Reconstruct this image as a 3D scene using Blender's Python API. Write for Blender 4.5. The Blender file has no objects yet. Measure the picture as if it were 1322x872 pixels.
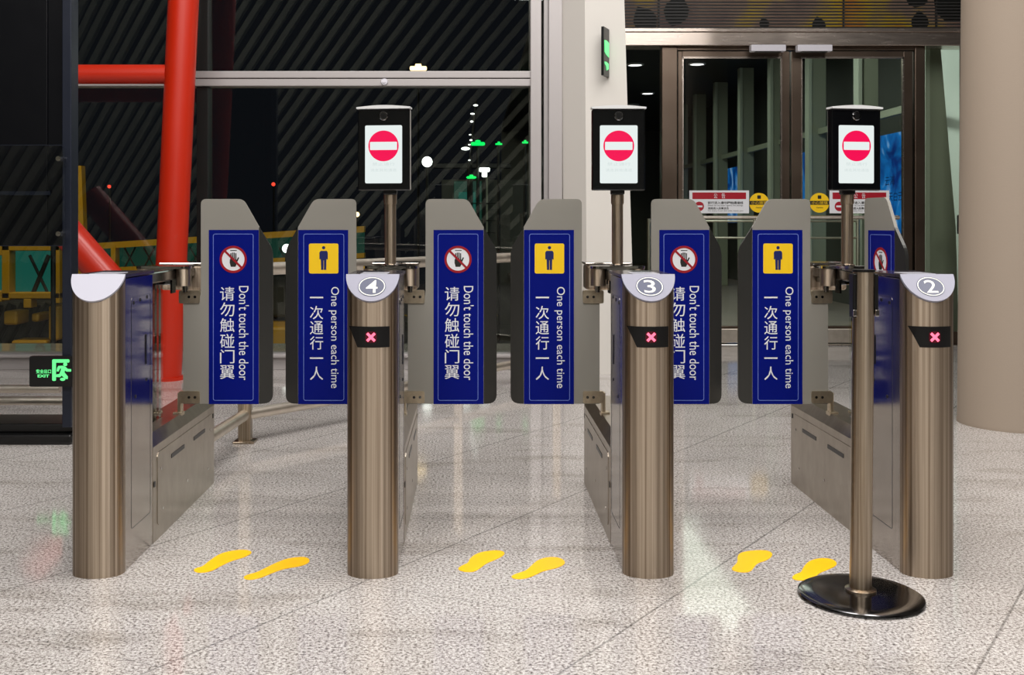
import bpy, bmesh, math, random
from mathutils import Vector, Matrix
random.seed(7)
PI = math.pi
SC = bpy.context.scene
COL = SC.collection

# ------------------------------------------------------------ camera, world, light
CX0, HY, F = 611.0, 288.0, 1360.0          # vanishing point and focal length in pixels of the 1322x872 frame
CAMZ = 1.15
cam = bpy.data.cameras.new('camera'); camo = bpy.data.objects.new('camera', cam); COL.objects.link(camo)
camo.location = (0, 0, CAMZ); camo.rotation_euler = (PI/2, 0, 0)
cam.sensor_width = 36.0; cam.lens = 36.0*F/1322.0
cam.shift_x = (661.0-CX0)/1322.0; cam.shift_y = (HY-436.0)/1322.0
cam.clip_end = 200
SC.camera = camo
SC.view_settings.view_transform = 'Standard'; SC.view_settings.look = 'None'
SC.view_settings.gamma = 1; SC.view_settings.use_curve_mapping = False
SC.view_settings.exposure = 0.0
w = bpy.data.worlds.new('night'); SC.world = w; w.use_nodes = True
w.node_tree.nodes['Background'].inputs[0].default_value = (0.004, 0.0045, 0.006, 1)
w.node_tree.nodes['Background'].inputs[1].default_value = 1.0

def lamp(name, typ, loc, energy, color=(1, .94, .87), size=1, sy=None, target=None, spot=None):
    l = bpy.data.lights.new(name, typ); l.energy = energy; l.color = color
    if typ == 'AREA':
        l.size = size
        if sy: l.shape = 'RECTANGLE'; l.size_y = sy
    else: l.shadow_soft_size = size
    if spot: l.spot_size = spot; l.spot_blend = .6
    o = bpy.data.objects.new(name, l); COL.objects.link(o); o.location = loc
    if target is not None:
        o.rotation_euler = (Vector(target)-Vector(loc)).to_track_quat('-Z', 'Y').to_euler()
    return o
WARM = (1, .962, .935)
lamp('hall_light', 'AREA', (0.3, 4.4, 6.2), 410, WARM, 5.5, 2.6)
lamp('hall_light', 'AREA', (-0.5, -1.2, 6.0), 480, WARM, 7.0, 3.0, target=(0, 2.2, 0))
lamp('hall_light', 'AREA', (4.5, 2.0, 6.0), 130, WARM, 2.0, 3.0)
# unseen fill lights added for the apron, the covered walk and the entrance panel
lamp('apron_fill', 'AREA', (-5.5, 11.5, 7.5), 270, (1, .86, .6), 3, 2, target=(-6.5, 16, 0.5))
lamp('walk_fill', 'AREA', (2.6, 15.0, 3.6), 82, (.92, 1, .88), 1.6, 9)
lamp('entrance_fill', 'AREA', (2.4, 10.6, 3.45), 60, (.95, 1, .95), 1.2, .3, target=(5.0, 10.7, 1.7))
# unseen lights added behind the camera, for slat brightness and steel streaks
lamp('rear_slat_fill', 'AREA', (-5.0, -3.2, 6.8), 60, (1, .97, .9), 8.0, .8, target=(-5.0, -6.5, 2.5))
lamp('rear_streak_fill', 'AREA', (4.6, -5.4, 6.15), 80, (1, .97, .94), .4, 1.2, target=(0, 3.4, .7))


# ------------------------------------------------------------ materials
def s2l(c):
    return tuple(((v/255.0)/12.92 if v <= 10 else (((v/255.0)+.055)/1.055)**2.4) for v in c)
MATS = {}
def mat(name, rgb, rough=.5, metal=0, spec=.5, emit=None, es=0, coat=0, bump=0, bscale=300):
    m = bpy.data.materials.new(name); m.use_nodes = True
    nt = m.node_tree; b = nt.nodes['Principled BSDF']
    c = s2l(rgb)
    b.inputs['Base Color'].default_value = (*c, 1)
    b.inputs['Roughness'].default_value = rough; b.inputs['Metallic'].default_value = metal
    b.inputs['Specular IOR Level'].default_value = spec
    b.inputs['Coat Weight'].default_value = coat
    if emit:
        b.inputs['Emission Color'].default_value = (*s2l(emit), 1); b.inputs['Emission Strength'].default_value = es
    # gentle procedural variation
    tc = nt.nodes.new('ShaderNodeTexCoord'); n = nt.nodes.new('ShaderNodeTexNoise')
    n.inputs['Scale'].default_value = bscale if bump else 9; n.inputs['Detail'].default_value = 3
    nt.links.new(tc.outputs['Object'], n.inputs['Vector'])
    r = nt.nodes.new('ShaderNodeMapRange')
    r.inputs['To Min'].default_value = max(0, rough-.04); r.inputs['To Max'].default_value = min(1, rough+.04)
    nt.links.new(n.outputs['Fac'], r.inputs['Value']); nt.links.new(r.outputs[0], b.inputs['Roughness'])
    if bump:
        bp = nt.nodes.new('ShaderNodeBump'); bp.inputs['Strength'].default_value = bump; bp.inputs['Distance'].default_value = .001
        nt.links.new(n.outputs['Fac'], bp.inputs['Height']); nt.links.new(bp.outputs[0], b.inputs['Normal'])
    MATS[name] = m
    return m

def steel(name, rgb, rgb2, r0, r1, scale=(260, 260, 1.2), aniso=0, det=2):
    m = bpy.data.materials.new(name); m.use_nodes = True
    nt = m.node_tree; b = nt.nodes['Principled BSDF']; b.inputs['Metallic'].default_value = 1
    tc = nt.nodes.new('ShaderNodeTexCoord'); mp = nt.nodes.new('ShaderNodeMapping')
    mp.inputs['Scale'].default_value = scale
    n = nt.nodes.new('ShaderNodeTexNoise'); n.inputs['Scale'].default_value = 1; n.inputs['Detail'].default_value = det; n.inputs['Roughness'].default_value = .7
    nt.links.new(tc.outputs['Object'], mp.inputs[0]); nt.links.new(mp.outputs[0], n.inputs['Vector'])
    cr = nt.nodes.new('ShaderNodeMix'); cr.data_type = 'RGBA'
    mr = nt.nodes.new('ShaderNodeMapRange'); mr.inputs['From Min'].default_value = .3; mr.inputs['From Max'].default_value = .7
    nt.links.new(n.outputs['Fac'], mr.inputs['Value']); nt.links.new(mr.outputs[0], cr.inputs['Factor'])
    cr.inputs['A'].default_value = (*s2l(rgb), 1); cr.inputs['B'].default_value = (*s2l(rgb2), 1)
    nt.links.new(cr.outputs['Result'], b.inputs['Base Color'])
    rr = nt.nodes.new('ShaderNodeMapRange'); rr.inputs['To Min'].default_value = r0; rr.inputs['To Max'].default_value = r1
    nt.links.new(n.outputs['Fac'], rr.inputs['Value']); nt.links.new(rr.outputs[0], b.inputs['Roughness'])
    b.inputs['Anisotropic'].default_value = aniso
    if aniso:
        tg = nt.nodes.new('ShaderNodeTangent'); tg.direction_type = 'RADIAL'; tg.axis = 'Z'
        nt.links.new(tg.outputs[0], b.inputs['Tangent']); b.inputs['Anisotropic Rotation'].default_value = .25
    MATS[name] = m
    return m

STEEL = steel('brushed_steel', (112, 92, 72), (212, 196, 176), .34, .44, (70, 70, .25), .85, 5)
PANEL = steel('panel_steel', (176, 168, 160), (188, 180, 172), .11, .18, (12, 12, 6))
CAB = steel('cabinet_steel', (172, 162, 150), (190, 182, 170), .26, .34, (14, 14, 8))
POLE = steel('tube_steel', (138, 118, 96), (206, 192, 172), .24, .34, (90, 90, .6), .8, 4)
RAIL = steel('rail_steel', (206, 197, 184), (220, 212, 200), .36, .42, (12, 12, 12))
CHROME = steel('polished_steel', (196, 190, 184), (214, 210, 204), .08, .14, (40, 40, 40))
CHARC = steel('dark_chrome', (112, 112, 114), (142, 142, 144), .10, .18, (8, 8, 8))
CLIP = steel('cast_clip_steel', (205, 190, 165), (222, 208, 184), .30, .38, (60, 60, 60))
BRONZE = steel('bronze_frame_steel', (104, 90, 79), (118, 104, 92), .28, .36, (2, 2, 2))
HEADER = steel('header_steel', (178, 166, 156), (196, 184, 174), .22, .30, (5, 40, 60))
ALU = mat('pale_aluminium', (168, 163, 162), .4, .25)
BLACK = mat('black_plastic', (9, 9, 10), .3)
GASK = mat('black_rubber', (12, 12, 12), .6)
CAPM = mat('silver_paint_cap', (150, 150, 165), .4, .0, bump=.05)
CAPW = mat('pale_blank_cap', (186, 186, 198), .4, .0, bump=.05)
TOPM = mat('dark_top_plate', (58, 54, 60), .18, .3)
READ = mat('reader_glass_reflection', (215, 215, 225), .12)  # bright reflection on the reader glass, put into its pale colour
BADGE = mat('slate_badge', (92, 96, 116), .35)
WHITE = mat('white_print', (228, 230, 234), .5)
IVORY = mat('white_digit', (240, 240, 228), .5)
BLUE = mat('blue_sticker', (0, 16, 116), .45, spec=.12)
LINE = mat('pale_blue_line', (105, 128, 205), .5)
YEL = mat('yellow_print', (250, 205, 15), .45)
NAVY = mat('navy_print', (0, 22, 92), .5)
RED = mat('dark_red_print', (150, 0, 22), .45)
SIGNRED = mat('sign_red', (168, 4, 34), .45)
PRINT = mat('black_print', (24, 26, 22), .5)
FOOT = mat('yellow_floor_film', (255, 196, 0), .35)
SCREEN = mat('lit_screen', (20, 20, 20), .2, emit=(236, 245, 243), es=.95)
SCRRED = mat('screen_red', (20, 0, 0), .3, emit=(250, 10, 84), es=.95)
SCRTXT = mat('screen_faint_text', (20, 20, 20), .3, emit=(214, 226, 224), es=.95)
LEDR = mat('red_led', (20, 0, 0), .3, emit=(255, 110, 140), es=1.9)
RGLOW = mat('dim_red_glow', (30, 0, 8), .3, emit=(150, 0, 40), es=.25)
GREENL = mat('green_led', (0, 20, 0), .3, emit=(110, 255, 150), es=1.1)
WINGD = mat('wing_edge_strip', (64, 64, 62), .22, .55)
HOUS = mat('terminal_black', (10, 11, 13), .12)
TCAP = mat('terminal_cap_white', (222, 224, 224), .4)
COLW = mat('white_paint', (205, 201, 194), .55, bump=.05)
TILE = mat('pale_ceiling_paint', (120, 116, 110), .8)
WALLD = mat('dark_wall_paint', (92, 86, 80), .8)
SLATG = mat('reflection_slat_gap_paint', (26, 26, 24), .8)
SLATM = mat('grey_reflection_slat_paint', (196, 198, 182), .6)
LOUV = mat('dark_louvre_paint', (22, 20, 19), .5)
REDP = mat('red_column_paint', (186, 34, 2), .4, coat=.2)
KIOSK = mat('kiosk_blue_black', (9, 10, 14), .3, spec=.25)
KFRAME = mat('kiosk_frame', (32, 37, 50), .35, .3)
DKMUL = mat('dark_mullion', (14, 14, 13), .4)
FIN = mat('grey_green_fin', (128, 134, 116), .6)
FINL = mat('pale_green_fin_edge', (160, 168, 152), .6)
PALEP = mat('pale_mint_panel', (222, 234, 224), .6)
DARKG = mat('dark_grey_wall', (62, 66, 60), .5)
CANO = mat('dark_canopy_soffit', (30, 33, 32), .7)
APRON = mat('apron_asphalt', (52, 48, 40), .7, bump=.2, bscale=20)
PAVE = mat('outdoor_paving', (120, 112, 104), .6, bump=.2, bscale=60)
BRY = mat('yellow_bridge_paint', (186, 138, 14), .5)
BRD = mat('dark_machinery', (40, 38, 32), .6)
TEAL = mat('teal_lit_glass', (10, 40, 36), .2, emit=(30, 100, 88), es=.55)
TEALD = mat('dim_teal_glass', (8, 30, 26), .25, emit=(24, 66, 54), es=.5)
WGLOW = mat('white_glow', (200, 200, 200), .4, emit=(255, 255, 250), es=3)
GSPOT = mat('green_light_spot', (0, 60, 20), .4, emit=(0, 220, 90), es=1.6)
RSPOT = mat('red_light_spot', (60, 0, 10), .4, emit=(255, 70, 50), es=1.6)
OSPOT = mat('warm_light_spot', (60, 40, 10), .4, emit=(255, 215, 150), es=4)
SENS = mat('white_sensor_box', (214, 212, 220), .4)

def wing_mat():
    m = mat('frosted_wing', (160, 157, 149), .38, bump=.25, bscale=900)
    nt = m.node_tree; b = nt.nodes['Principled BSDF']; out = nt.nodes['Material Output']
    tr = nt.nodes.new('ShaderNodeBsdfTranslucent'); tr.inputs[0].default_value = (.5, .49, .44, 1)
    mx = nt.nodes.new('ShaderNodeMixShader'); mx.inputs[0].default_value = .3
    nt.links.new(b.outputs[0], mx.inputs[1]); nt.links.new(tr.outputs[0], mx.inputs[2])
    nt.links.new(mx.outputs[0], out.inputs[0])
    return m
WING = wing_mat()

def glass(name, tint=(1, 1, 1), ior=1.5, refl=1.0):
    m = bpy.data.materials.new(name); m.use_nodes = True; nt = m.node_tree
    for n in list(nt.nodes): nt.nodes.remove(n)
    out = nt.nodes.new('ShaderNodeOutputMaterial'); t = nt.nodes.new('ShaderNodeBsdfTransparent')
    t.inputs[0].default_value = (*tint, 1); g = nt.nodes.new('ShaderNodeBsdfGlossy'); g.inputs['Roughness'].default_value = .005
    f = nt.nodes.new('ShaderNodeFresnel'); f.inputs['IOR'].default_value = ior
    mx = nt.nodes.new('ShaderNodeMixShader')
    nt.links.new(f.outputs[0], mx.inputs[0]); nt.links.new(t.outputs[0], mx.inputs[1]); nt.links.new(g.outputs[0], mx.inputs[2])
    nt.links.new(mx.outputs[0], out.inputs[0]); MATS[name] = m
    return m
GLASS = glass('window_glass', (.93, .97, .95))
DGLASS = glass('door_glass', (.95, .98, .95), 1.4)
CLEAR = glass('clear_acrylic', (.93, .95, .96), 1.4)

def floor_mat():
    m = bpy.data.materials.new('granite_floor'); m.use_nodes = True; nt = m.node_tree
    N = nt.nodes.new; L = nt.links.new; b = nt.nodes['Principled BSDF']
    tc = N('ShaderNodeTexCoord')
    def noise(sc, det=3, rough=.6, mapping=None):
        n = N('ShaderNodeTexNoise'); n.inputs['Scale'].default_value = sc; n.inputs['Detail'].default_value = det; n.inputs['Roughness'].default_value = rough
        if mapping:
            mp = N('ShaderNodeMapping'); mp.inputs['Scale'].default_value = mapping; L(tc.outputs['Object'], mp.inputs[0]); L(mp.outputs[0], n.inputs[0])
        else: L(tc.outputs['Object'], n.inputs[0])
        return n.outputs['Fac']
    def ramp(src, pts):
        r = N('ShaderNodeValToRGB'); e = r.color_ramp.elements
        e[0].position, e[0].color = pts[0][0], (*pts[0][1], 1); e[1].position, e[1].color = pts[-1][0], (*pts[-1][1], 1)
        for p, c in pts[1:-1]:
            q = e.new(p); q.color = (*c, 1)
        L(src, r.inputs[0]); return r.outputs[0]
    speck = ramp(noise(105, 8, .78), [(.37, s2l((66, 60, 57))), (.44, s2l((138, 131, 127))), (.50, s2l((194, 189, 185))), (.60, s2l((228, 226, 223)))])
    fine = ramp(noise(300, 2, .6), [(.34, (.55, .53, .51)), (.48, (1, 1, 1))])
    big = ramp(noise(1.1, 4, .6), [(.3, (.86, .85, .84)), (.65, (1, 1, 1))])
    dark_patch = ramp(noise(1.0, 6, .7, (1.1, 4.2, 1)), [(.53, (1, 1, 1)), (.68, (.70, .685, .66))])  # random darker patches, stretched across the floor
    def mul(a, c):
        x = N('ShaderNodeMix'); x.data_type = 'RGBA'; x.blend_type = 'MULTIPLY'; x.inputs['Factor'].default_value = 1
        L(a, x.inputs['A']); L(c, x.inputs['B']); return x.outputs['Result']
    col = mul(mul(mul(speck, fine), big), dark_patch)
    def lines(nx, ny, off, sp, wd, dk):
        d = N('ShaderNodeVectorMath'); d.operation = 'DOT_PRODUCT'; L(tc.outputs['Object'], d.inputs[0]); d.inputs[1].default_value = (nx/sp, ny/sp, 0)
        a = N('ShaderNodeMath'); a.operation = 'ADD'; L(d.outputs['Value'], a.inputs[0]); a.inputs[1].default_value = -off/sp+100.5
        f = N('ShaderNodeMath'); f.operation = 'FRACT'; L(a.outputs[0], f.inputs[0])
        s = N('ShaderNodeMath'); s.operation = 'SUBTRACT'; L(f.outputs[0], s.inputs[0]); s.inputs[1].default_value = .5
        ab = N('ShaderNodeMath'); ab.operation = 'ABSOLUTE'; L(s.outputs[0], ab.inputs[0])
        g = N('ShaderNodeMapRange'); L(ab.outputs[0], g.inputs['Value']); g.inputs['From Min'].default_value = wd/sp*.4; g.inputs['From Max'].default_value = wd/sp
        g.inputs['To Min'].default_value = dk; g.inputs['To Max'].default_value = 1
        return g.outputs[0]
    col = mul(col, lines(.813, -.583, -.525, .863, .005, .55)); col = mul(col, lines(.412, .911, 4.43, .76, .004, .72))
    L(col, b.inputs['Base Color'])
    r = N('ShaderNodeMapRange'); L(noise(14, 4), r.inputs['Value']); r.inputs['To Min'].default_value = .03; r.inputs['To Max'].default_value = .12
    L(r.outputs[0], b.inputs['Roughness'])
    return m
FLOORM = floor_mat()

def ad_mat():
    m = bpy.data.materials.new('blue_advert_print'); m.use_nodes = True; nt = m.node_tree; b = nt.nodes['Principled BSDF']
    tc = nt.nodes.new('ShaderNodeTexCoord'); n = nt.nodes.new('ShaderNodeTexNoise'); n.inputs['Scale'].default_value = 2.2; n.inputs['Detail'].default_value = 4
    n.inputs['Distortion'].default_value = 1.2
    nt.links.new(tc.outputs['Object'], n.inputs[0]); r = nt.nodes.new('ShaderNodeValToRGB'); e = r.color_ramp.elements
    e[0].position = .32; e[0].color = (*s2l((4, 40, 110)), 1); e[1].position = .78; e[1].color = (*s2l((190, 220, 245)), 1)
    q = e.new(.52); q.color = (*s2l((10, 105, 180)), 1)
    nt.links.new(n.outputs['Fac'], r.inputs[0]); nt.links.new(r.outputs[0], b.inputs['Base Color'])
    nt.links.new(r.outputs[0], b.inputs['Emission Color']); b.inputs['Emission Strength'].default_value = .55
    b.inputs['Roughness'].default_value = .3
    return m
ADM = ad_mat()
def flower_mat():
    m = bpy.data.materials.new('flower_print'); m.use_nodes = True; nt = m.node_tree; b = nt.nodes['Principled BSDF']
    tc = nt.nodes.new('ShaderNodeTexCoord'); n = nt.nodes.new('ShaderNodeTexNoise'); n.inputs['Scale'].default_value = 1.5; n.inputs['Detail'].default_value = 3
    nt.links.new(tc.outputs['Object'], n.inputs[0]); r = nt.nodes.new('ShaderNodeValToRGB'); e = r.color_ramp.elements
    e[0].position = .35; e[0].color = (*s2l((130, 104, 98)), 1); e[1].position = .72; e[1].color = (*s2l((210, 100, 50)), 1)
    q = e.new(.50); q.color = (*s2l((160, 132, 112)), 1); q = e.new(.60); q.color = (*s2l((215, 180, 40)), 1)
    nt.links.new(n.outputs['Fac'], r.inputs[0]); nt.links.new(r.outputs[0], b.inputs['Base Color']); b.inputs['Roughness'].default_value = .5
    return m
FLOWER = flower_mat()

# ------------------------------------------------------------ mesh helpers
def finish(bm, smooth=False):
    bmesh.ops.recalc_face_normals(bm, faces=bm.faces)
    if smooth:
        for f in bm.faces: f.smooth = True
    return bm
def mesh(name, bm, m, smooth=False):
    finish(bm)
    me = bpy.data.meshes.new(name); bm.to_mesh(me); bm.free(); me.materials.append(m)
    if smooth:
        me.polygons.foreach_set('use_smooth', [True]*len(me.polygons))
        try: me.set_sharp_from_angle(angle=math.radians(35))
        except Exception: pass
    return me
def obj(name, bm, m, parent=None, loc=(0, 0, 0), rot=(0, 0, 0), smooth=False, label=None):
    me = bm if isinstance(bm, bpy.types.Mesh) else mesh(name, bm, m, smooth)
    o = bpy.data.objects.new(name, me); COL.objects.link(o)
    o.parent = parent; o.location = loc; o.rotation_euler = rot
    if label: o['label'] = label
    return o
def thing(name, label, cat, loc=(0, 0, 0), rotz=0, group=None):
    o = bpy.data.objects.new(name, None); COL.objects.link(o); o.empty_display_size = .1
    o.location = loc; o.rotation_euler = (0, 0, rotz); o['label'] = label; o['category'] = cat
    if group: o['group'] = group
    return o
def tag(o, label, cat, group=None):
    o['label'] = label; o['category'] = cat
    if group: o['group'] = group
    return o
def struct(name, bm, m, parent=None, smooth=False):
    o = obj(name, bm, m, parent, smooth=smooth)
    if parent is None: o['kind'] = 'structure'
    return o
def BM(): return bmesh.new()
def bx(bm, x0, x1, y0, y1, z0, z1, bev=0, seg=2):
    b = bm if not bev else bmesh.new()
    r = bmesh.ops.create_cube(b, size=1)
    for v in r['verts']:
        v.co = Vector(((x0+x1)/2+v.co.x*(x1-x0), (y0+y1)/2+v.co.y*(y1-y0), (z0+z1)/2+v.co.z*(z1-z0)))
    if bev:
        bmesh.ops.bevel(b, geom=list(b.edges), offset=bev, segments=seg, affect='EDGES', profile=.5)
        merge(bm, b)
    return bm
def merge(bm, b):
    me = bpy.data.meshes.new('tmp'); b.to_mesh(me); b.free(); bm.from_mesh(me); bpy.data.meshes.remove(me)
def tube(bm, p, q, r, r2=None, seg=24):
    p, q = Vector(p), Vector(q); d = q-p
    M = Matrix.Translation((p+q)/2) @ d.to_track_quat('Z', 'Y').to_matrix().to_4x4()
    bmesh.ops.create_cone(bm, cap_ends=True, segments=seg, radius1=r, radius2=r if r2 is None else r2, depth=d.length, matrix=M)
    return bm
def pipe(bm, pts, r, seg=16):
    for a, b in zip(pts[:-1], pts[1:]): tube(bm, a, b, r, seg=seg)
    for p in pts[1:-1]: bmesh.ops.create_uvsphere(bm, u_segments=seg, v_segments=8, radius=r, matrix=Matrix.Translation(p))
    return bm
def lathe(bm, prof, seg=48, c=(0, 0)):
    rings = []
    for r, z in prof:
        if r < 1e-6: rings.append([bm.verts.new((c[0], c[1], z))])
        else: rings.append([bm.verts.new((c[0]+r*math.cos(2*PI*i/seg), c[1]+r*math.sin(2*PI*i/seg), z)) for i in range(seg)])
    for A, B in zip(rings[:-1], rings[1:]):
        for i in range(seg):
            j = (i+1) % seg
            if len(A) == 1 and len(B) == 1: continue
            if len(A) == 1: bm.faces.new((A[0], B[i], B[j]))
            elif len(B) == 1: bm.faces.new((A[i], A[j], B[0]))
            else: bm.faces.new((A[i], A[j], B[j], B[i]))
    return bm
def prism(bm, pts, f, d0, d1):
    """extrude a 2D outline; f(u,v,d) gives the 3D point"""
    A = [bm.verts.new(f(u, v, d0)) for u, v in pts]; B = [bm.verts.new(f(u, v, d1)) for u, v in pts]
    bm.faces.new(A); bm.faces.new(B[::-1]); n = len(pts)
    for i in range(n):
        j = (i+1) % n; bm.faces.new((A[i], B[i], B[j], A[j]))
    return bm
def rrect(x0, x1, z0, z1, r, n=5):
    out = []
    for cx, cz, a0 in ((x1-r, z1-r, 0), (x0+r, z1-r, 90), (x0+r, z0+r, 180), (x1-r, z0+r, 270)):
        for i in range(n+1):
            a = math.radians(a0+90*i/n); out.append((cx+r*math.cos(a), cz+r*math.sin(a)))
    return out
def ring(bm, outer, inner, f, d0, d1):
    n = len(outer)
    vs = [[bm.verts.new(f(u, v, d)) for u, v in pts] for pts in (outer, inner) for d in (d0, d1)]
    o0, o1, i0, i1 = vs
    for k in range(n):
        j = (k+1) % n
        for a, b in ((o0, o1), (o1, i1), (i1, i0), (i0, o0)):
            bm.faces.new((a[k], a[j], b[j], b[k]))
    return bm
def circ(cx, cz, r, n=40, rz=None):
    rz = r if rz is None else rz
    return [(cx+r*math.cos(2*PI*i/n), cz+rz*math.sin(2*PI*i/n)) for i in range(n)]
def XZ(y=0):
    return lambda u, v, d: (u, y-d, v)         # a plane facing -y; d grows towards the viewer

TXT = {}
def text_pts(body, offset=0.0):
    key = (body, offset)
    if key in TXT: return TXT[key]
    cu = bpy.data.curves.new('t', 'FONT'); cu.body = body; cu.offset = offset; cu.size = 1; cu.resolution_u = 3
    o = bpy.data.objects.new('t', cu); COL.objects.link(o)
    dg = bpy.context.evaluated_depsgraph_get(); dg.update()
    me = bpy.data.meshes.new_from_object(o.evaluated_get(dg))
    V = [(v.co.x, v.co.y) for v in me.vertices]; P = [tuple(p.vertices) for p in me.polygons]
    bpy.data.objects.remove(o); bpy.data.curves.remove(cu); bpy.data.meshes.remove(me)
    TXT[key] = (V, P); return V, P
def text_bm(bm, body, x0, x1, z0, z1, f, d, offset=0.0, rot=False, full=None):
    """letters filling the box x0..x1, z0..z1; rot turns the line a quarter clockwise (reads downwards)"""
    V, P = text_pts(body, offset)
    xs = [v[0] for v in V]; ys = [v[1] for v in V]
    a0, a1, b0, b1 = min(xs), max(xs), min(ys), max(ys)
    if full: b0, b1 = full
    vs = []
    for x, y in V:
        s = (x-a0)/max(1e-6, a1-a0); t = (y-b0)/max(1e-6, b1-b0)
        if rot: u, v = x0+t*(x1-x0), z1-s*(z1-z0)
        else: u, v = x0+s*(x1-x0), z0+t*(z1-z0)
        vs.append(bm.verts.new(f(u, v, d)))
    for p in P:
        try: bm.faces.new([vs[i] for i in p])
        except ValueError: pass
    return bm

def P(px, py, Y):
    return Vector(((px-CX0)/F*Y, Y, CAMZ-(py-HY)/F*Y))
def G(px, py):
    Y = CAMZ*F/(py-HY); return ((px-CX0)/F*Y, Y)

# ------------------------------------------------------------ the hall
WY, DY = 8.3, 10.0
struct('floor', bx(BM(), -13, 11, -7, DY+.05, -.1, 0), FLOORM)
struct('floor_outer', bx(BM(), .8, 5.5, DY+.05, 30, -.1, -.004), PAVE)
struct('floor_apron', bx(BM(), -40, 14, WY+.3, 80, -3.6, -3.5), APRON)
struct('ceiling', bx(BM(), -13, 11, -7, 10.2, 7.0, 7.2), TILE)
# rear of the hall (behind the camera): dark wall with the ceiling's diagonal slats, added here for their reflection in the window
struct('wall_rear', bx(BM(), -13, 11, -6.8, -6.5, 0, 7.0), SLATG)
bm = BM(); VPX, VPZ = -21.5, -21.1
a = 32.0
while a < 80:
    t = math.radians(a); d = Vector((math.cos(t), 0, math.sin(t))); nrm = Vector((-math.sin(t), 0, math.cos(t)))
    # clip the slat to the wall
    def at(s): return Vector((VPX, 0, VPZ))+d*s
    s0 = max((-12.9-VPX)/d.x, (0.3-VPZ)/d.z); s1 = min((3.5-VPX)/d.x, (6.9-VPZ)/d.z)
    if s1 > s0+.3:
        p0, p1 = at(s0), at(s1); h = .060
        vs = []
        for yy in (-6.5, -6.3):
            for p, q in ((p0, -h), (p1, -h), (p1, h), (p0, h)):
                vs.append(bm.verts.new((p.x+nrm.x*q, yy, p.z+nrm.z*q)))
        for f4 in ((0, 1, 2, 3), (7, 6, 5, 4), (0, 4, 5, 1), (1, 5, 6, 2), (2, 6, 7, 3), (3, 7, 4, 0)):
            bm.faces.new([vs[i] for i in f4])
    a += .47+ (.10 if int(a*3) % 4 == 0 else 0)
struct('wall_rear_reflection_slats', bm, SLATM)
struct('wall_left', bx(BM(), -13.2, -13, -7, WY, 0, 7), WALLD)
struct('wall_right', bx(BM(), 11, 11.2, -7, DY, 0, 7), WALLD)
struct('wall_right_panelling', bx(BM(), 4.95, 11, DY, DY+.2, 0, 7), WALLD)
struct('wall_over_doors', bx(BM(), 1.2, 4.95, DY+.12, DY+.3, 2.99, 7), WALLD)

# window wall
zt0, zt1 = P(0, 112, WY).z, P(0, 93, WY).z
wn = struct('window_1', bx(BM(), -13, .56, WY+.03, WY+.04, .1, zt0), GLASS)
wn2 = struct('window_2', bx(BM(), -13, .56, WY+.03, WY+.04, zt1, 7), GLASS)
bm = BM(); zm = (zt0+zt1)/2
bx(bm, -13, .5, WY-.05, WY+.10, zt0, zm-.004, .004); bx(bm, -13, .5, WY-.03, WY+.08, zm-.004, zm+.004); bx(bm, -13, .5, WY-.055, WY+.10, zm+.004, zt1, .004)
tr = struct('trim_1', bm, ALU)
c = P(497, 107, WY)
bm = BM(); tube(bm, (c.x, WY-.05, c.z), (c.x, WY-.075, c.z), .028, .024); tube(bm, (c.x, WY-.075, c.z), (c.x, WY-.085, c.z), .012)
obj('bolt_cover', bm, SENS, tr, smooth=True)
bm = BM()
for px in (262,):
    x = P(px, 0, WY).x; bx(bm, x-.045, x+.045, WY-.02, WY+.12, .1, zt0, .003); bx(bm, x-.045, x+.045, WY-.02, WY+.12, zt1, 7, .003)
for x in (-6.6, -9.8): bx(bm, x-.045, x+.045, WY-.02, WY+.12, .1, 7, .003)
struct('trim_2', bm, DKMUL)
bm = BM(); bx(bm, -13, .6, WY-.06, WY+.12, 0, .10, .004); bx(bm, -13, .6, WY-.1, WY+.12, .10, .125, .004)
struct('baseboard_left', bm, ALU)
bm = BM()   # jamb profiles beside the white column
for a0, a1, y0 in ((685, 699, WY-.08), (702, 708, WY-.03), (708.5, 726, WY-.10)):
    bx(bm, P(a0, 0, y0).x, P(a1, 0, y0).x, y0, WY+.2, 0, 7, .004)
jx0, jx1 = P(706, 0, WY-.1).x, P(726, 0, WY-.1).x
struct('trim_3', bm, ALU)

# white tapering column
cY = 8.0
def colpt(px, py, Y): p = P(px, py, Y); return p
bm = BM()
zb, zt = 0.0, 7.0
def lean(pxa, pxb, Y):     # x at floor and at z=7 from pixel positions at y=300 and y=0
    xa, xb = P(pxa, 300, Y), P(pxb, 0, Y); k = (xb.x-xa.x)/(xb.z-xa.z)
    return xa.x+k*(zb-xa.z), xa.x+k*(zt-xa.z)
r0, r1 = lean(815, 806, cY); f0, f1 = lean(757, 755, cY); l0, l1 = lean(727, 725, cY+.22)
lo = [(f0, cY), (r0, cY), (r0, DY+.3), (l0, DY+.3), (l0, cY+.22)]; hi = [(f1, cY), (r1, cY), (r1, DY+.3), (l1, DY+.3), (l1, cY+.22)]
A = [bm.verts.new((x, y, 0)) for x, y in lo]; B = [bm.verts.new((x, y, 7)) for x, y in hi]
bm.faces.new(A); bm.faces.new(B)
for i in range(5): bm.faces.new((A[i], A[(i+1) % 5], B[(i+1) % 5], B[i]))
wc = obj('clad_column', bm, COLW); tag(wc, 'tall white clad column with angled edge between the dark window and the doors', 'column')
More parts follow.
